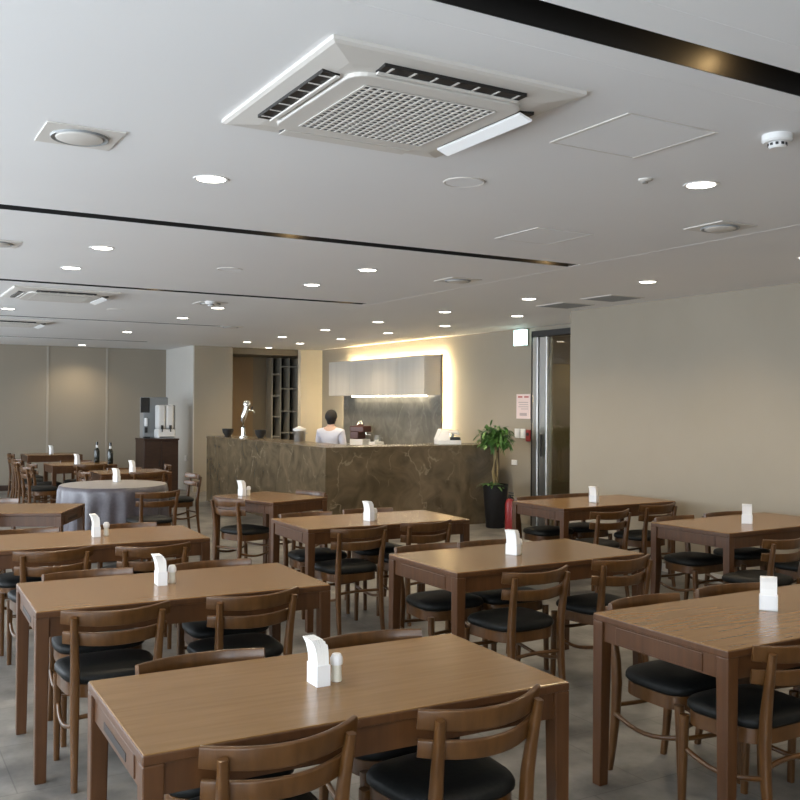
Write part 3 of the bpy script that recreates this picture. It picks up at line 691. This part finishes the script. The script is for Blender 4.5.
po = thing('notice_sign', 'pale pink notice with red heading on wall between plant and glass door', 'poster', (7.998, 10.36, 1.45))
qb('sheet', (-.01, -.155, 0), (0, .155, .34), 'paper_pink', po)
for a, b, z, h_, mm in ((-.12, -.02, .29, .022, 'ink_red'), (.02, .12, .29, .022, 'ink_red'), (-.11, .11, .22, .012, 'ink_grey'), (-.11, .09, .19, .010, 'ink_grey'), (-.11, .11, .16, .010, 'ink_grey'), (-.11, .05, .13, .010, 'ink_grey'), (-.08, .08, .04, .04, 'ink_grey')):
    qb('print', (-.0115, a, z), (-.009, b, z + h_), mm, po)
for y_, lab in ((10.50, 'white wall switch beside plant leaves, the one away from red alarm'), (10.37, 'white wall switch beside the red fire alarm')):
    sw = thing('wall_switch', lab, 'switch', (7.998, y_, 1.18), 0, 'white wall switches under the poster')
    qb('plate', (-.01, -.055, 0), (0, .055, .13), 'white', sw, .003); qb('rocker', (-.016, -.03, .03), (-.009, .03, .10), 'holder', sw, .002)
fa = thing('fire_alarm_switch', 'dark red fire alarm button on wall below poster edge', 'fire alarm', (7.998, 10.22, 1.14))
qb('case', (-.04, -.05, 0), (0, .05, .16), 'red', fa, .01); bt_ = ql('button', [(0, 0), (.025, 0), (.02, .012), (0, .014)], 'dark_plastic', fa, 14); bt_.rotation_euler = (0, -PI / 2, 0); bt_.location = (-.04, 0, .1)
so2 = qb('wall_socket', (7.985, 10.50, .80), (7.999, 10.62, .87), 'white', None, .003); tag(so2, 'white socket plate low on wall behind the plant', 'socket')
ex = thing('exit_sign', 'bright white green exit lightbox under ceiling beside the glass door', 'exit sign', (7.94, 10.37, 2.45))
qb('case', (-.03, -.12, 0), (.03, .12, .235), 'white', ex, .006); qb('face', (-.034, -.11, .012), (-.029, .11, .223), 'exit', ex)
qb('side_face', (-.028, -.123, .012), (.028, -.119, .223), 'exit', ex)
for z in (.02, .203): qb('green_bar', (-.0355, -.105, z), (-.0335, .105, z + .012), 'exit_green', ex)
qb('hanger', (-.01, -.1, .235), (.01, .1, .25), 'steel', ex)

# ------------------------------------------------------------------ ceiling fittings
DL = [(1.45, 4.29, 1), (1.46, 6.6, 1), (1.47, 7.72, 1), (1.5, 11.5, 1), (3.5, 3.165, 1), (3.5, 6.55, 1), (3.52, 7.64, 1), (3.49, 10.07, 1), (3.53, 11.5, 1), (3.53, 14.26, 1), (3.63, 18.0, 1), (5.85, 4.3, 1),
      (5.86, 5.88, 1), (5.82, 7.465, 1), (5.84, 9.04, 1), (5.83, 10.62, 1), (5.835, 12.2, 1), (5.88, 13.88, 1), (5.86, 15.37, 1), (6.82, 8.97, 1), (6.88, 10.65, 1), (6.86, 12.18, 1), (6.86, 13.75, 1), (6.78, 15.2, 1), (6.8, 16.7, 1),
      (1.47, .6, 1), (3.5, .6, 1), (5.85, 2.7, 1), (5.85, 1.0, 1), (-.6, 4.3, 1), (-.6, 6.6, 1), (-.6, 9.5, 1), (1.5, 14.3, 1), (8.75, 10.9, 1), (8.75, 12.6, 1)]
SPOT = bpy.data.lights.new('downlight_beam', 'SPOT'); SPOT.energy = 56; SPOT.color = (1.0, .80, .53); SPOT.spot_size = math.radians(135); SPOT.spot_blend = .8; SPOT.shadow_soft_size = .05
ROWN = {1: 'over the outer row', 3: 'over the middle row', 5: 'over the wall row', 6: 'over the bar aisle', 8: 'in the lobby beyond the glass door', -1: 'by the windows'}
d0 = None; cnt = {}
ORD = ['first', 'second', 'third', 'fourth', 'fifth', 'sixth', 'seventh', 'eighth', 'ninth', 'tenth', 'eleventh', 'twelfth']
for (x, y, e) in sorted(DL, key=lambda q: (q[1], q[0])):
    key = -1 if x < 0 else 1 if x < 2.5 else 3 if x < 4.5 else 5 if x < 6.3 else 6 if x < 8 else 8
    n = cnt[key] = cnt.get(key, -1) + 1
    lab = 'round glowing recessed ceiling downlight %s, %s along its line' % (ROWN[key], ORD[n])
    if d0 is None:
        d0 = thing('ceiling_downlight', lab, 'ceiling light', (x, y, H), 0, 'round recessed ceiling downlights')
        ql('trim_ring', [(.066, -.001), (.075, -.004), (.083, -.003), (.084, .0), (.066, .0)], 'white', d0, 28); ql('diffuser', [(0, -.002), (.066, -.002), (.066, 0), (0, 0)], 'lamp', d0, 28)
    else: dup(d0, (x, y, H), 0, lab)
    lo_ = bpy.data.objects.new('downlight_beam', SPOT); COL.objects.link(lo_); lo_.location = (x, y, H - .02)

# four-way cassette air conditioners
def make_ac(label):
    t = thing('ceiling_air_conditioner', label, 'air conditioner', group='four-way ceiling air conditioners')
    a = .475
    bm = B(); o4 = lambda k, z: [(-k, -k, z), (k, -k, z), (k, k, z), (-k, k, z)]
    vs = [[bm.verts.new(p) for p in o4(k, z)] for k, z in ((a, 0), (a, -.012), (a - .012, -.018), (.37, -.030), (.30, -.032))]
    for A, Bq in zip(vs, vs[1:]):
        for k in range(4): bm.faces.new((A[k], A[(k + 1) % 4], Bq[(k + 1) % 4], Bq[k]))
    bm.faces.new(vs[-1][::-1]); bm.faces.new(vs[0]); obj('panel', bm, 'acwhite', t)
    bm = B(); box(bm, (-.335, -.335, -.044), (.335, .335, -.026))
    bmesh.ops.bevel(bm, geom=[e for e in bm.edges if abs(e.verts[0].co.z - e.verts[1].co.z) > .01], offset=.07, segments=5, profile=.5, affect='EDGES')
    bmesh.ops.bevel(bm, geom=[e for e in bm.edges if e.verts[0].co.z < -.04 and e.verts[1].co.z < -.04], offset=.006, segments=2, profile=.5, affect='EDGES'); g = obj('intake_cover', bm, 'acwhite', t)
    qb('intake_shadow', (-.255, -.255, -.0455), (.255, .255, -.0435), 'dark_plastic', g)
    bm = B(); n = 18
    for k in range(n + 1):
        q = -.255 + .51 * k / n
        box(bm, (q - .0045, -.255, -.0480), (q + .0045, .255, -.0455)); box(bm, (-.255, q - .0040, -.0475), (.255, q + .0040, -.0455))
    obj('intake_grille', bm, 'acwhite', g)
    for k in range(4):
        r = Matrix.Rotation(k * PI / 2, 4, 'Z')
        bm = B(); box(bm, (-.27, .352, -.036), (.27, .412, -.024)); bm.transform(r); ou = obj('air_outlet', bm, 'slot_dark', t)
        for q in range(7):
            bm = B(); box(bm, (-.245 + q * .08, .354, -.0375), (-.237 + q * .08, .41, -.035)); bm.transform(r); obj('louvre', bm, 'acwhite', ou)
        bm = B()
        if k == 3: bm2 = hexa(bm, [(-.27, .35, -.044), (.27, .35, -.044), (.27, .40, -.062), (-.27, .40, -.062)], [(-.27, .35, -.036), (.27, .35, -.036), (.27, .405, -.054), (-.27, .405, -.054)])
        elif k == 0: box(bm, (-.272, .348, -.041), (.272, .414, -.036), .002)
        else: box(bm, (-.27, .350, -.043), (.27, .368, -.036), .003)
        bm.transform(r); obj('flap', bm, 'flap' if k == 3 else 'acwhite', t)
    return t
ac = make_ac('large white square ceiling air conditioner with grille, over the first tables'); ac.location = (1.653, 2.896, H)
dup(ac, (1.72, 9.62, H), 0, 'square ceiling air conditioner beyond the second black slot')
dup(ac, (1.75, 13.3, H), 0, 'square ceiling air conditioner close to the panelled wall')

# square diffusers with round discs
def make_vent(label):
    t = thing('ceiling_vent', label, 'ceiling vent', group='square ceiling vents with round discs')
    qb('plate', (-.148, -.148, -.006), (.148, .148, 0), 'acwhite', t, .002)
    ql('ring', [(.112, -.006), (.108, -.014), (.096, -.009), (.092, -.006)], 'grey_plastic', t, 32)
    ql('disc', [(.092, -.007), (.090, -.014), (.082, -.017), (0, -.018)], 'acwhite', t, 32)
    return t
v0 = None
for (x, y, lab) in ((.765, 3.87, 'square ceiling vent with round disc above the first outer table'), (4.42, 3.85, 'square ceiling vent with round disc beside the ceiling joint'), (4.43, 6.66, 'square ceiling vent beyond the end of the first thin slot'),
                    (.80, 6.76, 'square ceiling vent above the third outer table'), (3.25, 9.62, 'small square ceiling vent just past the second thin slot'), (4.5, 12.45, 'square ceiling vent at the end of the third thin slot')):
    if v0 is None: v0 = make_vent(lab); v0.location = (x, y, H)
    else: dup(v0, (x, y, H), 0, lab)
sp0 = None
for (x, y, lab) in ((2.5, 3.71, 'flush round ceiling speaker between air conditioner and downlights'), (2.56, 7.1, 'flush round ceiling speaker beyond the first thin slot'), (2.57, 10.9, 'flush round ceiling speaker over the round table')):
    if sp0 is None:
        sp0 = thing('ceiling_speaker', lab, 'speaker', (x, y, H), 0, 'flush round ceiling speakers')
        ql('ring', [(.088, -.001), (.095, -.005), (.10, -.003), (.10, 0)], 'acwhite', sp0, 32); ql('grille', [(0, -.004), (.088, -.003), (.088, 0)], 'ceiling', sp0, 32)
    else: dup(sp0, (x, y, H), 0, lab)
sd0 = None
for (x, y, lab) in ((3.11, 2.43, 'white dome smoke detector near the first wide slot'), (3.2, 9.45, 'white dome smoke detector beyond the second thin slot')):
    if sd0 is None:
        sd0 = thing('smoke_detector', lab, 'smoke detector', (x, y, H), 0, 'white smoke detectors')
        ql('base', [(0, 0), (.058, 0), (.058, -.022), (.05, -.03), (0, -.03)], 'white', sd0); ql('chamber', [(.034, -.03), (.034, -.045), (.028, -.052), (0, -.053)], 'white', sd0, 20)
        bm = B()
        for k in range(10):
            a = 2 * PI * k / 10; bm_ = Matrix.Rotation(a, 4, 'Z') @ Matrix.Translation((.0345, 0, -.038)); bmesh.ops.create_cube(bm, size=1, matrix=bm_ @ Matrix.Diagonal((.004, .011, .010, 1)))
        obj('vent_slots', bm, 'dark_plastic', sd0)
    else: dup(sd0, (x, y, H), 0, lab)
sk = thing('ceiling_sprinkler', 'small round sprinkler cap between access hatch and downlight', 'sprinkler', (3.19, 3.22, H))
ql('plate', [(0, 0), (.032, 0), (.032, -.006), (.02, -.012), (0, -.012)], 'acwhite', sk, 20); ql('deflector', [(0, -.012), (.012, -.014), (.014, -.02), (0, -.022)], 'steel', sk, 14)
def hatch(x0, x1, y0, y1, lab):
    t = thing('ceiling_hatch', lab, 'ceiling hatch', ((x0 + x1) / 2, (y0 + y1) / 2, H), 0, 'square ceiling access hatches'); a, b = (x1 - x0) / 2, (y1 - y0) / 2
    qb('panel', (-a + .01, -b + .01, -.003), (a - .01, b - .01, 0), 'ceiling', t)
    for s in (-1, 1): qb('edge_strip', (s * a - .009, -b, -.004), (s * a + .009, b, 0), 'acwhite', t, .001)
    for s in (-1, 1): qb('side_gap', (-a, s * b - .003, -.0025), (a, s * b + .003, 0), 'acwhite', t)
hatch(2.42, 2.87, 2.52, 2.965, 'square access hatch with white edges between air conditioner and smoke detector')
hatch(3.52, 3.94, 4.42, 4.86, 'square access hatch with white edges short of the first thin slot')
def grille(x, y, lab):
    t = thing('exhaust_grille', lab, 'ceiling grille', (x, y, H), 0, 'square exhaust grilles'); qb('frame', (-.22, -.22, -.006), (.22, .22, 0), 'acwhite', t, .002)
    bm = B()
    for k in range(9): box(bm, (-.19, -.19 + k * .045, -.010), (.19, -.19 + k * .045 + .022, -.006))
    obj('slats', bm, 'grey_plastic', t)
grille(6.5, 7.72, 'grey square exhaust grille in ceiling by the glass door'); grille(6.45, 6.95, 'grey square exhaust grille in ceiling close over the beige wall top')

# small small black spotlights inside the slots
ls = bpy.data.lights.new('slot_glow', 'POINT'); ls.energy = .9; ls.color = (1, .66, .30); ls.shadow_soft_size = .02
z0 = None
for (x, y, lab) in ((2.40, 2.015, 'small black spotlight in the wide black slot'), (2.44, 5.5, 'small black spotlight midway along the first thin slot'), (4.56, 5.5, 'small black spotlight at the end of the first thin slot'), (2.46, 8.79, 'small black spotlight midway along the second thin slot'), (4.5, 8.79, 'small black spotlight at the end of the second thin slot')):
    if z0 is None:
        z0 = thing('slot_spotlight', lab, 'spotlight', (x, y, H + .13), 0, 'small black spotlights in the ceiling slots')
        bm = B(); tube(bm, [(0, 0, 0), (0, 0, -.02)], .012, 10); obj('stem', bm, 'dark_plastic', z0, True, 40)
        ql('housing', [(0, -.012), (.028, -.012), (.030, -.02), (.030, -.05), (.027, -.05), (.026, -.042), (0, -.042)], 'dark_plastic', z0, 20); ql('lens', [(0, -.043), (.026, -.043), (.02, -.046), (0, -.047)], 'spot_lens', z0, 20)
    else: dup(z0, (x, y, H + .13), 0, lab)
    lo_ = bpy.data.objects.new('slot_glow', ls); COL.objects.link(lo_); lo_.location = (x, y, H + .055)

# ------------------------------------------------------------------ daylight, camera, view
w = bpy.data.worlds.new('sky'); S.world = w; w.use_nodes = True
bg = w.node_tree.nodes['Background']; bg.inputs['Color'].default_value = (.90, .94, 1.0, 1); bg.inputs['Strength'].default_value = 11.0

cam = bpy.data.cameras.new('camera'); co = bpy.data.objects.new('camera', cam); COL.objects.link(co); S.camera = co
cam.sensor_width = 36; cam.sensor_fit = 'HORIZONTAL'; cam.lens = 938.13 / 800 * 36; cam.clip_start = .05; cam.clip_end = 100
yaw, pitch, roll = math.radians(30.146), math.radians(.26), math.radians(.3606)
F = Vector((math.sin(yaw) * math.cos(pitch), math.cos(yaw) * math.cos(pitch), math.sin(pitch))); Rr = Vector((math.cos(yaw), -math.sin(yaw), 0)); U = Rr.cross(F)
c, s = math.cos(roll), math.sin(roll); R2 = c * Rr + s * U; U2 = -s * Rr + c * U
co.matrix_world = Matrix(((R2.x, U2.x, -F.x, 0), (R2.y, U2.y, -F.y, 0), (R2.z, U2.z, -F.z, 1.6392), (0, 0, 0, 1)))
S.view_settings.view_transform = 'Standard'; S.view_settings.look = 'None'; S.view_settings.exposure = 0.14; S.view_settings.gamma = 1.0; S.view_settings.use_curve_mapping = False
